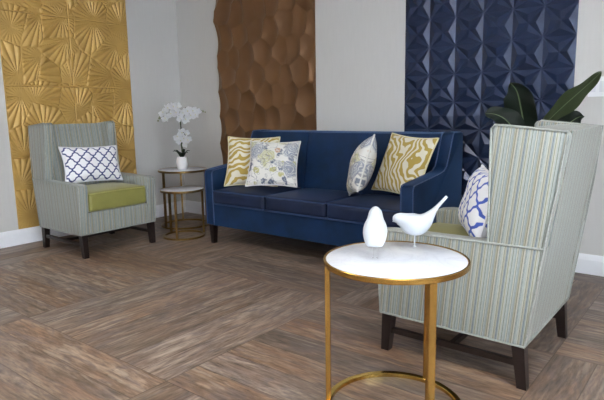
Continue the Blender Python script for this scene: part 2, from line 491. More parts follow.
def baseboard(name, place0, place1):
    prof = [(0, 0), (0.016, 0), (0.016, 0.098), (0.013, 0.106), (0.013, 0.112), (0.009, 0.124), (0.004, 0.133), (0, 0.133)]
    struct(name, prism(prof, place0, place1), M['trim'])
baseboard('baseboard_left', lambda d, z: (d, FY, z), lambda d, z: (d, 0, z))
baseboard('baseboard_back', lambda d, z: (0.016, -d, z), lambda d, z: (RX, -d, z))
baseboard('baseboard_right', lambda d, z: (RX - d, FY, z), lambda d, z: (RX - d, -0.016, z))
baseboard('baseboard_front', lambda d, z: (0.016, FY + d, z), lambda d, z: (RX - 0.016, FY + d, z))

# ceiling lamps
def troffer(x, y, label):
    t = thing('ceiling_light', label, 'ceiling light', (x, y, CZ), 0, 'troffers in the ceiling')
    bm = box(-0.31, 0.31, -0.61, -0.57, -0.03, 0); join(bm, box(-0.31, 0.31, 0.57, 0.61, -0.03, 0))
    join(bm, box(-0.31, -0.27, -0.57, 0.57, -0.03, 0)); join(bm, box(0.27, 0.31, -0.57, 0.57, -0.03, 0))
    obj('frame', bm, M['light_frame'], t, False)
    obj('diffuser', box(-0.27, 0.27, -0.57, 0.57, -0.022, -0.004), M['diffuser'], t, False)
for x, y, l in ((2.0, -3.3, 'rectangular ceiling light over the open floor between the armchairs'), (4.5, -3.0, 'rectangular ceiling light above the round brass table'),
                (6.5, -3.0, 'rectangular ceiling light beside the side window'), (4.5, -5.2, 'rectangular ceiling light before the front window')):
    troffer(x, y, l)

def area(name, loc, rot, sx, sy, power, color):
    l = bpy.data.lights.new(name, 'AREA')
    l.shape = 'RECTANGLE'; l.size = sx; l.size_y = sy; l.energy = power; l.color = color
    o = bpy.data.objects.new(name, l); COL.objects.link(o)
    o.location = loc; o.rotation_euler = rot
area('daylight_side', (RX + 0.3, (WS[0] + WS[1]) / 2, (WS[2] + WS[3]) / 2), (0, R(90), 0), 1.5, 3.0, WIN_SIDE, (0.80, 0.90, 1.0))
area('daylight_front', ((WF[0] + WF[1]) / 2, FY - 0.3, (WF[2] + WF[3]) / 2), (R(90), 0, 0), 3.0, 1.5, WIN_FRONT, (0.84, 0.92, 1.0))
w = bpy.data.worlds.new('sky'); bpy.context.scene.world = w; w.use_nodes = True
w.node_tree.nodes['Background'].inputs[0].default_value = (0.75, 0.87, 1.0, 1)
w.node_tree.nodes['Background'].inputs[1].default_value = 1.0

# ------------------------------------------------------------------ wall panels
def height_panel(name, label, Wd, Hd, nx, nz, hfun, mat, place, smooth=True, edge=0.0):
    """relief panel: grid in (s,z) with height d off the wall, closed sides"""
    s = np.linspace(0, Wd, nx); z = np.linspace(0, Hd, nz)
    SS, ZZ = np.meshgrid(s, z)
    D = hfun(SS, ZZ)
    verts = [place(a, b, c) for a, b, c in zip(SS.ravel(), D.ravel(), ZZ.ravel())]
    faces = []
    for j in range(nz - 1):
        r = j * nx
        for i in range(nx - 1):
            faces.append((r + i, r + i + 1, r + i + 1 + nx, r + i + nx))
    rim = [i for i in range(nx)] + [j * nx + nx - 1 for j in range(1, nz)] + [(nz - 1) * nx + i for i in range(nx - 2, -1, -1)] + [j * nx for j in range(nz - 2, 0, -1)]
    b0 = len(verts)
    for k in rim:
        verts.append(place(SS.ravel()[k], 0.001, ZZ.ravel()[k]))
    n = len(rim)
    for i in range(n):
        faces.append((rim[(i + 1) % n], rim[i], b0 + i, b0 + (i + 1) % n))
    faces.append(tuple(range(b0 + n - 1, b0 - 1, -1)))
    me = bpy.data.meshes.new(name)
    me.from_pydata(verts, [], faces)
    bm = bmesh.new(); bm.from_mesh(me); bmesh.ops.recalc_face_normals(bm, faces=bm.faces[:]); bm.to_mesh(me); bm.free()
    me.materials.append(mat)
    if smooth:
        me.shade_smooth(); me.set_sharp_from_angle(angle=R(24))
    o = bpy.data.objects.new(name, me)
    link(o)
    tag(o, label, 'wall panel')
    return o
T = 0.61
PB = 0.134
# gold: ribbed fans
FANS = [  # s, z (above floor), centre angle, half angle, radius, ribs
 (0.358, 1.95, 222, 58, .27, 9), (0.56, 1.956, 225, 130, .25, 18), (0.58, 1.768, 225, 48, .24, 7), (0.863, 1.973, 85, 75, .25, 11),
 (0.863, 1.955, 260, 45, .24, 7), (1.088, 1.755, 225, 48, .24, 7), (0.194, 1.463, 5, 65, .30, 9), (0.12, 1.44, 135, 60, .16, 7),
 (0.248, 1.228, 50, 68, .26, 10), (0.13, 1.26, 235, 60, .2, 8), (1.01, 1.467, 190, 65, .28, 10), (0.777, 1.225, 330, 60, .28, 9),
 (0.634, 1.137, 90, 55, .24, 9), (0.326, 1.60, 240, 55, .24, 8), (0.10, 1.832, 30, 45, .2, 6), (0.60, 1.38, 65, 40, .25, 7),
 (1.15, 1.25, 250, 60, .25, 9), (1.17, 1.40, 100, 50, .22, 8), (1.1, 0.98, 200, 60, .28, 9), (1.13, 0.75, 120, 60, .26, 9),
 (0.113, 0.77, 60, 70, .25, 10), (0.06, 0.52, 40, 60, .24, 8), (0.1, 0.25, 60, 70, .24, 10), (0.45, 2.12, 75, 55, .2, 8),
 (1.08, 2.12, 120, 70, .25, 10), (1.15, 1.95, 95, 20, .2, 3), (0.30, 0.95, 100, 60, .25, 9), (0.75, 0.85, 70, 65, .28, 10),
 (0.5, 0.55, 110, 70, .3, 11), (0.95, 0.45, 100, 65, .28, 10), (0.55, 0.2, 80, 60, .25, 9), (1.15, 0.2, 130, 60, .25, 9),
 (0.2, 2.35, 45, 60, .25, 9), (0.7, 2.4, 260, 60, .25, 9), (1.05, 2.45, 220, 60, .28, 9), (0.12, 2.1, 20, 60, .22, 8)]
def gold_h(S, Z):
    zf = Z + PB
    H = np.full(S.shape, 0.010)
    # shallow background ribs from the nearest apex
    ap = np.array([(f[0], f[1]) for f in FANS])
    d = np.sqrt((S[..., None] - ap[:, 0]) ** 2 + (zf[..., None] - ap[:, 1]) ** 2)
    k = d.argmin(-1)
    ang = np.arctan2(zf - ap[k, 1], S - ap[k, 0])
    H += 0.0065 * np.abs(np.sin(ang * 10 + k)) ** 0.8 * np.clip(d.min(-1) / 0.12, 0, 1)
    cen = np.array([(f[0] + .5 * f[4] * math.cos(R(f[2])), f[1] + .5 * f[4] * math.sin(R(f[2]))) for f in FANS])
    d = np.sqrt((S[..., None] - cen[:, 0]) ** 2 + (zf[..., None] - cen[:, 1]) ** 2)
    k = d.argmin(-1); p2 = np.partition(d, 1, -1); gap = p2[..., 1] - p2[..., 0]
    ar = np.array(FANS)
    dx, dz = S - ar[k, 0], zf - ar[k, 1]
    rr = np.hypot(dx, dz); a = (np.degrees(np.arctan2(dz, dx)) - ar[k, 2] + 180) % 360 - 180
    ph = (a + 180) / (2 * ar[k, 3]) * ar[k, 5]
    fr = ph - np.floor(ph)
    main = np.where(np.abs(a) < ar[k, 3], 1.0, 0.45)
    rib = np.sin(PI * fr) ** 0.8 * np.clip(rr / 0.17, 0, 1) ** 0.8 * np.clip(gap / 0.022, 0, 1) ** .6
    H = 0.008 + 0.0125 * main * rib
    # tile joints
    for q in (T,): H = np.where(np.abs(S - q) < 0.003, 0.006, H)
    for q in (T, 2 * T, 3 * T): H = np.where(np.abs(Z - q) < 0.004, 0.005, H)
    H = np.where((S < 0.004) | (S > 1.216) | (Z < 0.004), 0.008, H)
    return H
GY = -1.845
height_panel('wall_panel', 'gold relief wall panel of ribbed fan shapes behind the striped armchair on the left', 1.22, 2.44, 230, 440, gold_h, M['gold'], lambda s, d, z: (d, GY + s, PB + z))
# copper: hammered cells
rs = np.random.RandomState(5)
seeds = []
for j in range(-1, 14):
    for i in range(-1, 10):
        seeds.append(((i + 0.5 * (j % 2)) * 0.175 + rs.uniform(-.055, .055), j * 0.215 + rs.uniform(-.07, .07)))
seeds = np.array(seeds)
tilt = rs.uniform(-0.06, 0.06, (len(seeds), 2))
def copper_h(S, Z):
    d = np.sqrt(((S[..., None] - seeds[:, 0]) * 1.12) ** 2 + ((Z[..., None] - seeds[:, 1]) * .88) ** 2)
    k = d.argmin(-1)
    p = np.partition(d, 1, -1)
    f1, f2 = p[..., 0], p[..., 1]
    e = np.clip((f2 - f1) / 0.05, 0, 1)
    H = 0.006 + 0.028 * (f1 / 0.125) ** 2 + e * 0.5 * (tilt[k, 0] * (S - seeds[k, 0]) + tilt[k, 1] * (Z - seeds[k, 1]))
    return np.clip(H, 0.004, 0.06)
CX = 0.635
height_panel('wall_panel', 'copper brown wall panel of hammered hollow cells behind the left end of the sofa', 1.22, 2.44, 244, 488, copper_h, M['copper'], lambda s, d, z: (CX + s, -d, PB + z))
# navy: faceted stars
def navy_panel():
    P = 1.22 / 6
    hi, mid, lo = 0.026, 0.007, 0.004
    verts, faces = [], []
    X0 = 2.729
    def V(s, z, d):
        verts.append((X0 + s, -d, PB + z)); return len(verts) - 1
    q = 0.23 * P
    for j in range(12):
        for i in range(6):
            s0, z0 = i * P, j * P
            c = V(s0 + P / 2, z0 + P / 2, lo)
            cr = [V(s0, z0, lo), V(s0 + P, z0, lo), V(s0 + P, z0 + P, lo), V(s0, z0 + P, lo)]
            md = [V(s0 + P / 2, z0, mid), V(s0 + P, z0 + P / 2, mid), V(s0 + P / 2, z0 + P, mid), V(s0, z0 + P / 2, mid)]
            ap = [V(s0 + P / 2, z0 + q, hi), V(s0 + P - q, z0 + P / 2, hi), V(s0 + P / 2, z0 + P - q, hi), V(s0 + q, z0 + P / 2, hi)]
            for k in range(4):
                a, b = cr[k], cr[(k + 1) % 4]
                faces += [(a, md[k], ap[k]), (md[k], b, ap[k]), (a, ap[k], c), (ap[k], b, c)]
    me = bpy.data.meshes.new('wall_panel'); me.from_pydata(verts, [], faces)
    bm = bmesh.new(); bm.from_mesh(me)
    bmesh.ops.remove_doubles(bm, verts=bm.verts[:], dist=1e-5)
    join(bm, box(X0, X0 + 1.22, -0.0045, -0.001, PB, PB + 2.44))
    return obj('wall_panel', bm, M['navy'], None, False)
tag(navy_panel(), 'navy blue wall panel of faceted star shapes behind the right end of the sofa', 'wall panel')

# ------------------------------------------------------------------ armchairs
def make_armchair(label, loc, rz, group):
    t = thing('armchair', label, 'armchair', loc, rz, group)
    st = M['stripe']
    back_x = lambda z: -0.112 * max(0, (z - 0.185)) / 0.84      # raked rear face
    hw = lambda z: 0.345 - max(0, z - 0.58) * 0.07              # half width
    parts = []
    # lower shell: side panels that carry the arms
    for s in (-1, 1):
        prof = [(back_x(0.185), 0.185), (0.640, 0.187), (0.662, 0.555), (0.655, 0.572), (0.60, 0.577), (back_x(0.585), 0.585)]
        pl = lambda off: (lambda x, z: (x, s * off, z))
        parts.append(('arm', prism(prof, pl(0.268), pl(0.345), 0.012, 3)))
    # wings
    for s in (-1, 1):
        prof = [(back_x(0.57) + 0.004, 0.565), (0.158, 0.565), (0.172, 1.028), (0.158, 1.044), (back_x(1.0) + 0.012, 1.02), (back_x(1.0) + 0.002, 1.00)]
        o = lambda x, z: (x, s * (hw(z) - 0.001), z)
        i = lambda x, z: (x, s * (hw(z) - 0.072), z)
        parts.append(('wing', prism(prof, i, o, 0.012, 3)))
    # raked back between the wings, front rail
    z0, z1 = 0.185, 1.02
    parts.append(('backrest', hexa([(back_x(z0) + 0.002, -0.27, z0), (0.20, -0.27, z0), (0.20, 0.27, z0), (back_x(z0) + 0.002, 0.27, z0),
                                    (back_x(z1) + 0.002, -0.25, z1), (0.055, -0.25, z1 + .008), (0.055, 0.25, z1 + .008), (back_x(z1) + 0.002, 0.25, z1)], 0.016, 3)))
    parts.append(('front_rail', box(0.18, 0.641, -0.270, 0.270, 0.187, 0.352, 0.008, 2)))
    for nm, bm in parts:
        box_uv(obj(nm, bm, st, t, True, 50))
    # seat
    c = obj('seat_cushion', cushion(0.185, 0.658, -0.264, 0.264, 0.354, 0.505, 0.03, 0.022), M['green'], t, True, 80)
    pts = [(0.20, -0.256, 0.500), (0.40, -0.256, 0.500), (0.64, -0.255, 0.499), (0.651, -0.244, 0.498), (0.652, 0, 0.500), (0.651, 0.244, 0.498), (0.64, 0.255, 0.499), (0.40, 0.256, 0.500), (0.20, 0.256, 0.500)]
    obj('piping', tube(pts, 0.005, 8, True), M['green_piping'], c)
    # cords along the seams
    bm = bmesh.new()
    for s in (-1, 1):
        join(bm, tube([(back_x(0.585), s * 0.346, 0.583), (0.3, s * 0.346, 0.579), (0.60, s * 0.346, 0.574), (0.655, s * 0.346, 0.566), (0.659, s * 0.346, 0.55), (0.642, s * 0.346, 0.19)], 0.0045, 6))
        join(bm, tube([(0.158, s * hw(.59), 0.58), (0.165, s * hw(0.8), 0.8), (0.172, s * hw(1.02), 1.028), (0.158, s * hw(1.035), 1.043), (back_x(1.01) + 0.006, s * hw(1.016), 1.018), (back_x(0.8), s * hw(0.8), 0.8), (back_x(0.585), s * hw(.585), 0.585), (back_x(0.2), s * 0.345, 0.19)], 0.0045, 6))
        join(bm, tube([(0.0, s * 0.345, 0.184), (0.642, s * 0.345, 0.187)], 0.0045, 6))
    join(bm, tube([(0.0, -0.345, 0.184), (0.0, 0.345, 0.184)], 0.0045, 6))
    join(bm, tube([(0.642, -0.345, 0.187), (0.642, 0.345, 0.187)], 0.0045, 6))
    obj('piping', bm, M['stripe_piping'], t)
    # legs
    for s in (-1, 1):
        y = s * 0.312
        a, b = 0.025, 0.019
        obj('leg', hexa([(0.606 - b + .02, y - b, 0), (0.606 + b + .02, y - b, 0), (0.606 + b + .02, y + b, 0), (0.606 - b + .02, y + b, 0),
                         (0.612 - a, y - a, 0.19), (0.612 + a, y - a, 0.19), (0.612 + a, y + a, 0.19), (0.612 - a, y + a, 0.19)], 0.003, 2), M['leg'], t)
        obj('leg', hexa([(0.006 - b, y - b, 0), (0.006 + b, y - b, 0), (0.006 + b, y + b, 0), (0.006 - b, y + b, 0),
                         (0.028 - a, y - a, 0.186), (0.028 + a, y - a, 0.186), (0.028 + a, y + a, 0.186), (0.028 - a, y + a, 0.186)], 0.003, 2), M['leg'], t)
        obj('stretcher', box(0.01, 0.60, y - 0.010, y + 0.010, 0.088, 0.113, 0.002, 1), M['leg'], t)
    obj('stretcher', box(0.30, 0.322, -0.302, 0.302, 0.089, 0.112, 0.002, 1), M['leg'], t)
    return t
ch = make_armchair('striped wingback armchair with olive seat against the gold wall panel', (0.288, -1.447, 0), 0, 'striped armchairs')
c2 = copy_tree(ch)
c2.location = (4.236, -1.495, 0); c2.rotation_euler = (0, 0, PI)
tag(c2, 'striped wingback armchair seen from behind beside the white-topped round table', 'armchair')

# ------------------------------------------------------------------ sofa
def make_sofa():
    t = thing('sofa', 'long navy blue velvet sofa with dark tapered legs against the back wall', 'sofa', (2.293, -0.1, 0))
    ve = M['velvet']
    H = 0.965
    for s in (-1, 1):
        prof = [(0, 0.165), (-0.768, 0.165), (-0.772, 0.60), (-0.762, 0.625), (-0.74, 0.632), (-0.40, 0.668), (-0.32, 0.682), (-0.275, 0.71), (-0.245, 0.77), (-0.175, 0.925), (-0.155, 0.938), (-0.02, 0.938), (-0.0, 0.92)]
        pl = lambda off: (lambda y, z: (s * off, y, z))
        a = obj('arm', prism(prof, pl(H - 0.09), pl(H), 0.014, 3), ve, t, True, 50)
        for off in (H - 0.002, H - 0.088):
            obj('piping', tube([(s * off, y, z) for y, z in prof[1:11]], 0.004, 6), M['velvet_edge_highlight'], a)
    b = obj('back_frame', box(-H + 0.085, H - 0.085, -0.13, 0, 0.165, 0.932, 0.014, 3), ve, t, True, 50)
    w = 2 * (H - 0.09) / 3
    for k in range(3):
        x0 = -H + 0.09 + k * w
        z0, z1 = 0.40, 0.928
        bm = hexa([(x0 + .003, -0.30, z0), (x0 + w - .003, -0.30, z0), (x0 + w - .003, -0.12, z0), (x0 + .003, -0.12, z0),
                   (x0 + .003, -0.205, z1), (x0 + w - .003, -0.205, z1), (x0 + w - .003, -0.12, z1), (x0 + .003, -0.12, z1)], 0.03, 4)
        obj('back_cushion', bm, ve, t, True, 50)
    for k in range(3):
        x0 = -H + 0.09 + k * w
        c = obj('seat_cushion', cushion(x0 + .004, x0 + w - .004, -0.783, -0.24, 0.345, 0.466, 0.03, 0.022), M['seatcloth'], t, True, 80)
        for z in (0.459, 0.354):
            obj('piping', tube([(x0 + .010, -0.30, z), (x0 + .010, -0.775, z), (x0 + .018, -0.783, z), (x0 + w - .018, -0.783, z), (x0 + w - .010, -0.775, z), (x0 + w - .010, -0.30, z)], 0.0055, 6), M['navy_piping_highlight'], c)
    obj('front_rail', box(-H + 0.085, H - 0.085, -0.766, -0.10, 0.165, 0.343, 0.008, 2), ve, t, True, 50)
    for sx in (-1, 1):
        for y in (-0.728, -0.04):
            x = sx * (H - 0.035)
            a, bb = 0.026, 0.018
            obj('leg', hexa([(x - bb, y - bb, 0), (x + bb, y - bb, 0), (x + bb, y + bb, 0), (x - bb, y + bb, 0),
                             (x - a, y - a, 0.166), (x + a, y - a, 0.166), (x + a, y + a, 0.166), (x - a, y + a, 0.166)], 0.003, 2), M['leg'], t)
    return t
make_sofa()

# ------------------------------------------------------------------ scatter cushions
def make_pillow(label, Wd, Hd, th, mat, pmat, loc, yaw, lean, roll, name='cushion', group=None, uvs=(1, 1), n=28):
    bm = bmesh.new()
    uvl = bm.loops.layers.uv.new('UVMap')
    rnd = random.Random(hash(label) % 1000 if False else len(label) * 7 + int(Wd * 1000))
    ph = [rnd.uniform(0, 6) for _ in range(4)]
    def pt(i, j, side):
        u, v = -1 + 2 * i / n, -1 + 2 * j / n
        # edges bow inwards, corners stay as points
        bu = 1 - 0.085 * (1 - v * v) * u * u
        bv = 1 - 0.085 * (1 - u * u) * v * v
        k = max(0, (1 - abs(u) ** 2.6)) * max(0, (1 - abs(v) ** 2.6))
        y = side * th / 2 * k ** 0.48
        y += side * 0.004 * k * (math.sin(4 * u + ph[0]) + math.sin(5 * v + ph[1]) + math.sin(3 * (u + v) + ph[2]))
        return Vector((u * Wd / 2 * bu, -y, v * Hd / 2 * bv)), (0.5 + u / 2, 0.5 + v / 2)
    for side in (1, -1):
        g = [[None] * (n + 1) for _ in range(n + 1)]
        uvd = {}
        for i in range(n + 1):
            for j in range(n + 1):
                p, uv = pt(i, j, side)
                g[i][j] = bm.verts.new(p); uvd[g[i][j]] = uv
        for i in range(n):
            for j in range(n):
                f = bm.faces.new((g[i][j], g[i + 1][j], g[i + 1][j + 1], g[i][j + 1]))
                for l in f.loops:
                    a, b = uvd[l.vert]; l[uvl].uv = (a * uvs[0], b * uvs[1])
    bmesh.ops.remove_doubles(bm, verts=bm.verts[:], dist=1e-5)
    t = thing(name, label, 'cushion', loc, 0, group)
    t.rotation_mode = 'XYZ'
    t.rotation_euler = (Matrix.Rotation(R(yaw), 3, 'Z') @ Matrix.Rotation(R(lean), 3, 'X') @ Matrix.Rotation(R(roll), 3, 'Y')).to_euler()
    obj('cover', bm, mat, t, True, 80)
    pts = []
    for i in range(n): pts.append(pt(i, 0, 0)[0])
    for j in range(n): pts.append(pt(n, j, 0)[0])
    for i in range(n, 0, -1): pts.append(pt(i, n, 0)[0])
    for j in range(n, 0, -1): pts.append(pt(0, j, 0)[0])
    obj('piping', tube(pts, 0.006, 6, True), pmat, t)
    return t
make_pillow('yellow zebra cushion half hidden behind the floral one at the left sofa arm', .45, .44, .13, M['zebra_slanted'], M['zebra_piping'], (1.615, -.590, .690), 33, -24, 1)
make_pillow('grey floral cushion overlapping the yellow zebra one on the left sofa seat', .415, .395, .12, M['floral'], M['floral_piping'], (1.905, -.652, .690), 30, -29, 1)
make_pillow('grey floral cushion turned edge-on leaning against the zebra one on the right', .40, .41, .16, M['floral'], M['floral_piping'], (2.708, -.605, .703), -52, -18, -13)
make_pillow('yellow zebra cushion propped upright in the right corner of the sofa', .445, .445, .12, M['zebra'], M['zebra_piping'], (2.976, -0.469, 0.715), -15, -24, 3.5)
make_pillow('oblong white cushion with navy trellis on the left striped armchair', .50, .31, .12, M['lattice'], M['lattice_piping'], (.545, -1.430, .690), 85, -18, 2)
make_pillow('white cushion with bright blue trellis peeping past the wing of the right armchair', .46, .31, .14, M['lattice_big'], M['lattice_piping'], (3.922, -1.515, .678), -60, -16, 0)

# ------------------------------------------------------------------ round tables
def round_table(label, cx, cy, rad, h, leg_angles, legw, met, ringmet, group):
    t = thing('side_table', label, 'side table', (cx, cy, 0), 0, group)
    obj('table_top', lathe([(0.001, h - 0.016), (rad - 0.010, h - 0.016), (rad - 0.009, h - 0.001), (rad - 0.0115, h), (0.001, h)], 96), M['marble'], t, True, 30)
    obj('rim', ring_solid([(rad - 0.009, h - 0.018), (rad - 0.002, h - 0.018), (rad, h - 0.016), (rad, h + 0.000), (rad - 0.002, h + 0.002), (rad - 0.006, h + 0.002), (rad - 0.009, h)], 96), met, t, True, 40)
    r0 = rad - 0.012
    obj('base_ring', ring_solid([(r0 - 0.009, 0.0), (r0 + 0.009, 0.0), (r0 + 0.011, 0.002), (r0 + 0.011, 0.016), (r0 + 0.009, 0.018), (r0 - 0.009, 0.018), (r0 - 0.011, 0.016), (r0 - 0.011, 0.002)], 96), ringmet, t, True, 40)
    ax = math.atan2(cy + 3.9429, cx - 4.8231) - PI / 2      # viewed along the line from the seating side
    for a in leg_angles:
        bm = box(-0.009, 0.009, -legw / 2, legw / 2, 0.012, h - 0.018, 0.0015, 1)
        ang = ax + R(a)
        bm.transform(Matrix.Rotation(ang, 4, 'Z') @ Matrix.Translation((r0, 0, 0)))
        obj('leg', bm, met, t, True, 40)
    return t
round_table('white-topped round brass side table in the foreground holding two birds', 3.891, -2.243, 0.259, 0.580, (180, 58, 298), 0.026, M['brass'], M['brass_polished'], 'round brass tables')
round_table('taller round nesting table by the sofa arm carrying the orchid pot', 0.56, -0.475, 0.240, 0.557, (216, 96, 336), 0.018, M['old_brass'], M['old_brass'], 'round brass tables')
round_table('lower round nesting table tucked before the taller one near the sofa arm', 0.946, -0.812, 0.192, 0.432, (250, 10, 130), 0.018, M['old_brass'], M['old_brass'], 'round brass tables')

# ------------------------------------------------------------------ orchid
def petal(length, width, cup=0.2):
    bm = bmesh.new()
    n, m = 7, 4
    g = []
    for i in range(n + 1):
        u = i / n
        w = width * math.sin(PI * (0.06 + 0.90 * u) ** 0.8) ** 0.75
        row = []
        for j in range(-m, m + 1):
            v = j / m
            row.append(bm.verts.new((u * length, v * w / 2, cup * length * (u * u * 0.5 - 0.5 * u) + 0.15 * width * v * v)))
        g.append(row)
    for i in range(n):
        for j in range(2 * m):
            bm.faces.new((g[i][j], g[i + 1][j], g[i + 1][j + 1], g[i][j + 1]))
    bmesh.ops.solidify(bm, geom=bm.faces[:], thickness=0.0012)
    return bm
def make_orchid():
    t = thing('potted_orchid', 'white orchid in an egg-shaped white pot on the taller nesting table', 'plant', (0.555, -0.475, 0.5575))
    r = lambda rr, z: (rr, z)
    obj('pot', lathe([r(.001, 0), r(.040, 0), r(.047, .01), r(.056, .045), r(.057, .07), r(.052, .10), r(.045, .122), r(.041, .122), r(.046, .10), r(.044, .095), r(.001, .095)], 40), M['pot'], t, True, 60)
    obj('soil', lathe([(.001, .094), (.0445, .094), (.0445, .102), (.001, .106)], 24), M['soil'], t)
    for k in range(7):
        a = k * 0.9 + 0.3
        L = 0.10 + 0.02 * (k % 3)
        bm = bmesh.new(); g = []
        for i in range(9):
            u = i / 8; w = 0.017 * math.sin(PI * (0.1 + 0.86 * u)) ** 0.6
            rad_ = 0.008 + L * u * 0.62; z = 0.10 + L * 0.85 * math.sin(u * 1.9) * 0.75
            row = []
            for v in (-1, -.5, 0, .5, 1):
                row.append(bm.verts.new((rad_ * math.cos(a) - v * w * math.sin(a), rad_ * math.sin(a) + v * w * math.cos(a), z + abs(v) * 0.006)))
            g.append(row)
        for i in range(8):
            for j in range(4): bm.faces.new((g[i][j], g[i + 1][j], g[i + 1][j + 1], g[i][j + 1]))
        bmesh.ops.solidify(bm, geom=bm.faces[:], thickness=0.002)
        obj('leaf', bm, M['dkleaf'], t)
    right = Vector((0.63, 0.78, 0)).normalized()      # across the picture
    front = Vector((0.78, -0.63, 0)).normalized()
    def P(a, z, f=0): return right * a + front * f + Vector((0, 0, z))
    def spline(pts, n=24):
        out = []
        for i in range(len(pts) - 1):
            p0, p1, p2, p3 = pts[max(i - 1, 0)], pts[i], pts[i + 1], pts[min(i + 2, len(pts) - 1)]
            for k in range(n):
                u = k / n
                out.append(0.5 * ((2 * p1) + (p2 - p0) * u + (2 * p0 - 5 * p1 + 4 * p2 - p3) * u * u + (3 * p1 - p0 - 3 * p2 + p3) * u ** 3))
        out.append(pts[-1]); return out
    s1 = spline([P(0, .09), P(.004, .3), P(.0, .46), P(-.03, .59), P(-.085, .625), P(-.15, .58), P(-.20, .49)], 8)
    s2 = spline([P(.008, .09), P(.012, .3), P(.008, .47), P(.03, .57), P(.09, .60), P(.16, .575), P(.235, .555)], 8)
    s3 = spline([P(.0, .20, .005), P(.0, .30, .012), P(.02, .36, .03), P(.045, .33, .045)], 8)
    for s in (s1, s2, s3): obj('stem', tube(s, 0.0032, 6), M['stem'], t)
    def flower(pos, face, size, spin):
        bm = bmesh.new()
        z = face.normalized(); x = z.orthogonal().normalized(); y = z.cross(x)
        B = Matrix((x, y, z)).transposed().to_4x4()
        for k, (a, l, w) in enumerate(((90, .95, .62), (210, .95, .62), (330, .95, .62), (15, 1.0, 1.05), (165, 1.0, 1.05))):
            pb = petal(size * l, size * w, 0.25)
            pb.transform(Matrix.Translation(pos) @ B @ Matrix.Rotation(R(a + spin), 4, 'Z') @ Matrix.Translation((0.001, 0, 0.0015 * k)))
            join(bm, pb)
        f = obj('flower', bm, M['petal'], t)
        lb = bmesh.new(); bmesh.ops.create_icosphere(lb, subdivisions=2, radius=size * 0.13)
        lb.transform(Matrix.Translation(pos + z * size * 0.12) @ B @ Matrix.Diagonal((1, 1.3, 0.9, 1)))
        obj('lip', lb, M['lip'], f)
    rn = random.Random(3)
    spots = [(-.155, .555), (-.135, .50), (-.11, .595), (-.08, .54), (-.055, .61), (-.03, .55), (-.018, .60),
             (.0, .49), (.03, .545), (.055, .485), (.075, .56), (.105, .52), (.125, .565), (.15, .525), (.17, .545),
             (-.03, .32), (.01, .355), (.03, .30), (-.005, .28), (.05, .34), (.045, .255), (.065, .285)]
    for a, z in spots:
        f = front + right * rn.uniform(-.5, .5) + Vector((0, 0, rn.uniform(-.25, .3)))
        flower(P(a, z, 0.03 + rn.uniform(-.02, .025)), f, rn.uniform(.042, .050), rn.uniform(-20, 20))
    for a, z, s in ((-.19, .50, .011), (-.205, .475, .008), (.20, .563, .011), (.225, .558, .009), (.245, .55, .007)):
        b = bmesh.new(); bmesh.ops.create_icosphere(b, subdivisions=2, radius=s)
        b.transform(Matrix.Translation(P(a, z)) @ Matrix.Diagonal((1, 1, 1.25, 1)))
        obj('bud', b, M['bud'], t)
make_orchid()

# ------------------------------------------------------------------ ceramic birds
def body_from(spine, seg=24):
    """spine: (x, z, half width, half height up, half height down); bird looks to -x"""
    bm = bmesh.new(); rings = []
    for i, (x, z, w, hu, hd) in enumerate(spine):
        ring = []
        a, b = spine[max(i - 1, 0)], spine[min(i + 1, len(spine) - 1)]
        tx, tz = b[0] - a[0], b[1] - a[1]
        L = math.hypot(tx, tz); nx, nz = -tz / L, tx / L
        for k in range(seg):
            an = 2 * PI * k / seg
            h = math.sin(an) * (hu if math.sin(an) > 0 else hd)
            ring.append(bm.verts.new((x + nx * h, math.cos(an) * w, z + nz * h)))
        rings.append(ring)
    for a, b in zip(rings[:-1], rings[1:]):
        for k in range(seg): bm.faces.new((a[k], a[(k + 1) % seg], b[(k + 1) % seg], b[k]))
    bm.faces.new(rings[0][::-1]); bm.faces.new(rings[-1])
    return bm
def smooth_spine(sp, n=5):
    out = []
    for i in range(len(sp) - 1):
        p = [np.array(sp[max(0, min(len(sp) - 1, i + k))], float) for k in (-1, 0, 1, 2)]
        for k in range(n):
            u = k / n
            out.append(tuple(0.5 * ((2 * p[1]) + (p[2] - p[0]) * u + (2 * p[0] - 5 * p[1] + 4 * p[2] - p[3]) * u * u + (3 * p[1] - p[0] - 3 * p[2] + p[3]) * u ** 3)))
    out.append(sp[-1]); return out
yawv = math.atan2(0.622, 0.783)
b1 = thing('bird_figurine', 'white ceramic bird with long raised tail on the right of the round table', 'figurine', (3.874, -2.063, 0.582), yawv + R(2), 'ceramic birds')
sp = [(-.084, .104, .002, .002, .002), (-.081, .106, .010, .010, .010), (-.072, .110, .020, .019, .021), (-.056, .111, .028, .023, .030), (-.036, .108, .036, .024, .046),
      (-.010, .103, .041, .028, .056), (.014, .101, .040, .027, .055), (.036, .109, .032, .021, .041), (.056, .125, .021, .014, .024), (.080, .149, .013, .008, .009), (.108, .179, .009, .006, .006), (.122, .194, .0075, .0055, .0055)]
obj('body', body_from(smooth_spine(sp)), M['ceramic'], b1, True, 75)
bk = lathe([(.0005, .008), (.003, .003), (.0045, 0), (.001, -.002)], 12)
bk.transform(Matrix.Translation((-.080, 0, .103)) @ Matrix.Rotation(R(-105), 4, 'Y'))
obj('beak', bk, M['ceramic'], b1)
obj('stand_rod', tube([(.0, 0, 0.003), (.0, 0, .065)], .0028, 10), M['ceramic'], b1)
obj('stand_foot', lathe([(.001, 0), (.007, 0), (.006, .003), (.001, .004)], 24), M['ceramic'], b1)
b2 = thing('bird_figurine', 'white ceramic bird seen end-on with raised head on the left of the round table', 'figurine', (3.831, -2.285, 0.582), yawv + R(81), 'ceramic birds')
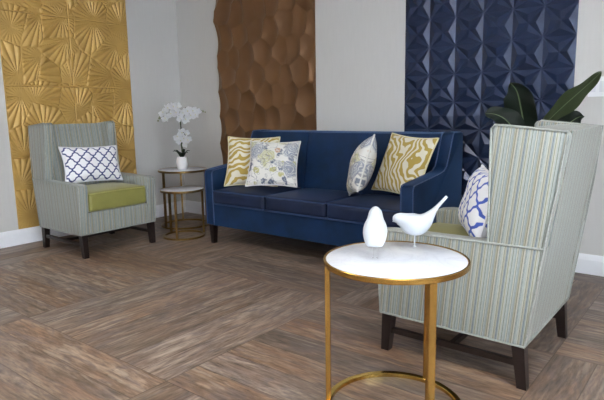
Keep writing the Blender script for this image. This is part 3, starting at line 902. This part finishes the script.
sp = [(-.060, .056, .026, .006, .006), (-.054, .062, .031, .014, .014), (-.040, .076, .038, .024, .024), (-.020, .096, .043, .032, .034), (.002, .118, .040, .030, .034), (.016, .138, .030, .026, .028),
      (.024, .154, .0255, .024, .023), (.030, .166, .021, .020, .019), (.034, .176, .012, .012, .011), (.036, .180, .003, .003, .003)]
obj('body', body_from(smooth_spine(sp)), M['ceramic'], b2, True, 75)
bk = lathe([(.0005, .016), (.004, .005), (.006, 0), (.001, -.002)], 12)
bk.transform(Matrix.Translation((.050, 0, .158)) @ Matrix.Rotation(R(95), 4, 'Y'))
obj('beak', bk, M['ceramic'], b2)
for s in (-1, 1):
    obj('stand_rod', tube([(-.005, s * .008, 0.0), (-.008, s * .008, .078)], .003, 10), M['acrylic'], b2)

# ------------------------------------------------------------------ broad-leaved plant behind the right chair
def make_plant():
    base = Vector((3.86, -0.42, 0))
    t = thing('potted_plant', 'broad-leaved green plant standing behind the right striped armchair', 'plant', base)
    obj('planter', lathe([(.001, 0), (.12, 0), (.125, .01), (.15, .30), (.155, .32), (.14, .32), (.135, .28), (.001, .28)], 40), M['planter'], t, True, 50)
    obj('soil', lathe([(.001, .27), (.134, .275), (.134, .285), (.001, .295)], 30), M['soil'], t)
    def leaf(points, width, face, fold=0.25, mat='leaf'):
        pts = []
        P = [Vector(p) - base for p in points]
        n = 10
        for i in range(len(P) - 1):
            p0, p1, p2, p3 = P[max(i - 1, 0)], P[i], P[i + 1], P[min(i + 2, len(P) - 1)]
            for k in range(n):
                u = k / n
                pts.append(0.5 * ((2 * p1) + (p2 - p0) * u + (2 * p0 - 5 * p1 + 4 * p2 - p3) * u * u + (3 * p1 - p0 - 3 * p2 + p3) * u ** 3))
        pts.append(P[-1])
        bm = bmesh.new(); uvl = bm.loops.layers.uv.new('UVMap'); g = []; uvd = {}
        N = len(pts)
        for i, p in enumerate(pts):
            u = i / (N - 1)
            tg = (pts[min(i + 1, N - 1)] - pts[max(i - 1, 0)]).normalized()
            sd = tg.cross(face).normalized(); nr = sd.cross(tg)
            w = width * max(0.015, math.sin(PI * min(1, (u * 0.97 + 0.03)) ** 0.85) ** 0.8)
            row = []
            for j in range(-5, 6):
                v = j / 5
                vt = bm.verts.new(p + sd * (v * w / 2) + nr * (fold * w * 0.5 * abs(v) + 0.012 * math.sin(u * 14 + v * 2) * abs(v)))
                row.append(vt); uvd[vt] = (v, u)
            g.append(row)
        for i in range(N - 1):
            for j in range(10):
                f = bm.faces.new((g[i][j], g[i + 1][j], g[i + 1][j + 1], g[i][j + 1]))
                for l in f.loops: l[uvl].uv = uvd[l.vert]
        bmesh.ops.solidify(bm, geom=bm.faces[:], thickness=0.0015)
        return obj('leaf', bm, M[mat], t)
    def stalk(a, b):
        a, b = Vector(a) - base, Vector(b) - base
        m = (a + b) / 2 + Vector((0, 0, .08))
        obj('stalk', tube([a, a.lerp(m, .5), m, m.lerp(b, .5) , b], [.011, .010, .009, .008, .006], 8), M['stalk'], t)
    cam = Vector((0.3, -0.95, 0.12)).normalized()
    soil = (3.86, -0.42, 0.28)
    leaf([(3.80, -.46, .84), (3.785, -.47, 1.00), (3.765, -.48, 1.11), (3.745, -.50, 1.20), (3.715, -.53, 1.25)], .20, (cam + Vector((-.45, 0, .1))).normalized(), .2)
    stalk(soil, (3.80, -.46, .85))
    leaf([(3.90, -.46, 1.0), (3.97, -.46, 1.075), (4.05, -.46, 1.155), (4.12, -.46, 1.222), (4.19, -.47, 1.292)], .115, (cam + Vector((.2, .1, -.5))).normalized(), .1, 'leaf_lit')
    stalk(soil, (3.90, -.46, 1.005))
    leaf([(3.82, -.50, .84), (3.76, -.52, .95), (3.70, -.54, 1.03), (3.64, -.56, 1.065), (3.585, -.58, 1.07)], .15, (cam + Vector((0, 0, .5))).normalized(), .2)
    stalk((3.84, -.44, .28), (3.82, -.50, .845))
    leaf([(3.88, -.38, .82), (3.95, -.36, .94), (4.02, -.35, 1.01), (4.06, -.34, 1.04), (4.09, -.33, 1.045)], .12, (cam + Vector((0, 0, .6))).normalized(), .2)
    stalk((3.88, -.40, .28), (3.88, -.38, .83))
make_plant()

# ------------------------------------------------------------------ switch plate
sw = thing('switch_plate', 'white switch plate on the back wall right of the navy panel', 'switch plate', (4.20, 0, 1.225))
obj('plate', box(-0.165, 0.165, -0.008, -0.0005, -0.062, 0.062, 0.003, 2), M['plastic'], sw)
for k in range(6):
    x = -0.1375 + k * 0.055
    rk = obj('rocker', hexa([(x - .017, -.012, -.034), (x + .017, -.012, -.034), (x + .017, -.006, -.034), (x - .017, -.006, -.034),
                             (x - .017, -.009, .034), (x + .017, -.009, .034), (x + .017, -.006, .034), (x - .017, -.006, .034)], 0.001, 1), M['plastic_line'], sw)

# ------------------------------------------------------------------ camera
cam = bpy.data.cameras.new('camera')
co = bpy.data.objects.new('camera', cam); COL.objects.link(co)
f_px = 548.08
cam.sensor_fit = 'HORIZONTAL'; cam.sensor_width = 36.0
cam.lens = f_px / 604 * 36.0
cam.clip_start = 0.05
yaw, pitch, roll = R(-38.6187), R(-9.3242), R(-0.9935)
F = Vector((math.sin(yaw) * math.cos(pitch), math.cos(yaw) * math.cos(pitch), math.sin(pitch)))
r_ = F.cross(Vector((0, 0, 1))).normalized(); u_ = r_.cross(F)
c, s = math.cos(roll), math.sin(roll)
r2, u2 = c * r_ + s * u_, -s * r_ + c * u_
m3 = Matrix((r2, u2, -F)).transposed()
co.matrix_world = Matrix.Translation((4.8231, -3.9429, 1.1109)) @ m3.to_4x4()
sc = bpy.context.scene
sc.camera = co
sc.view_settings.view_transform = 'Standard'
sc.view_settings.look = 'None'
sc.view_settings.exposure = EXPOSURE
sc.view_settings.gamma = 1.0
sc.view_settings.use_curve_mapping = False
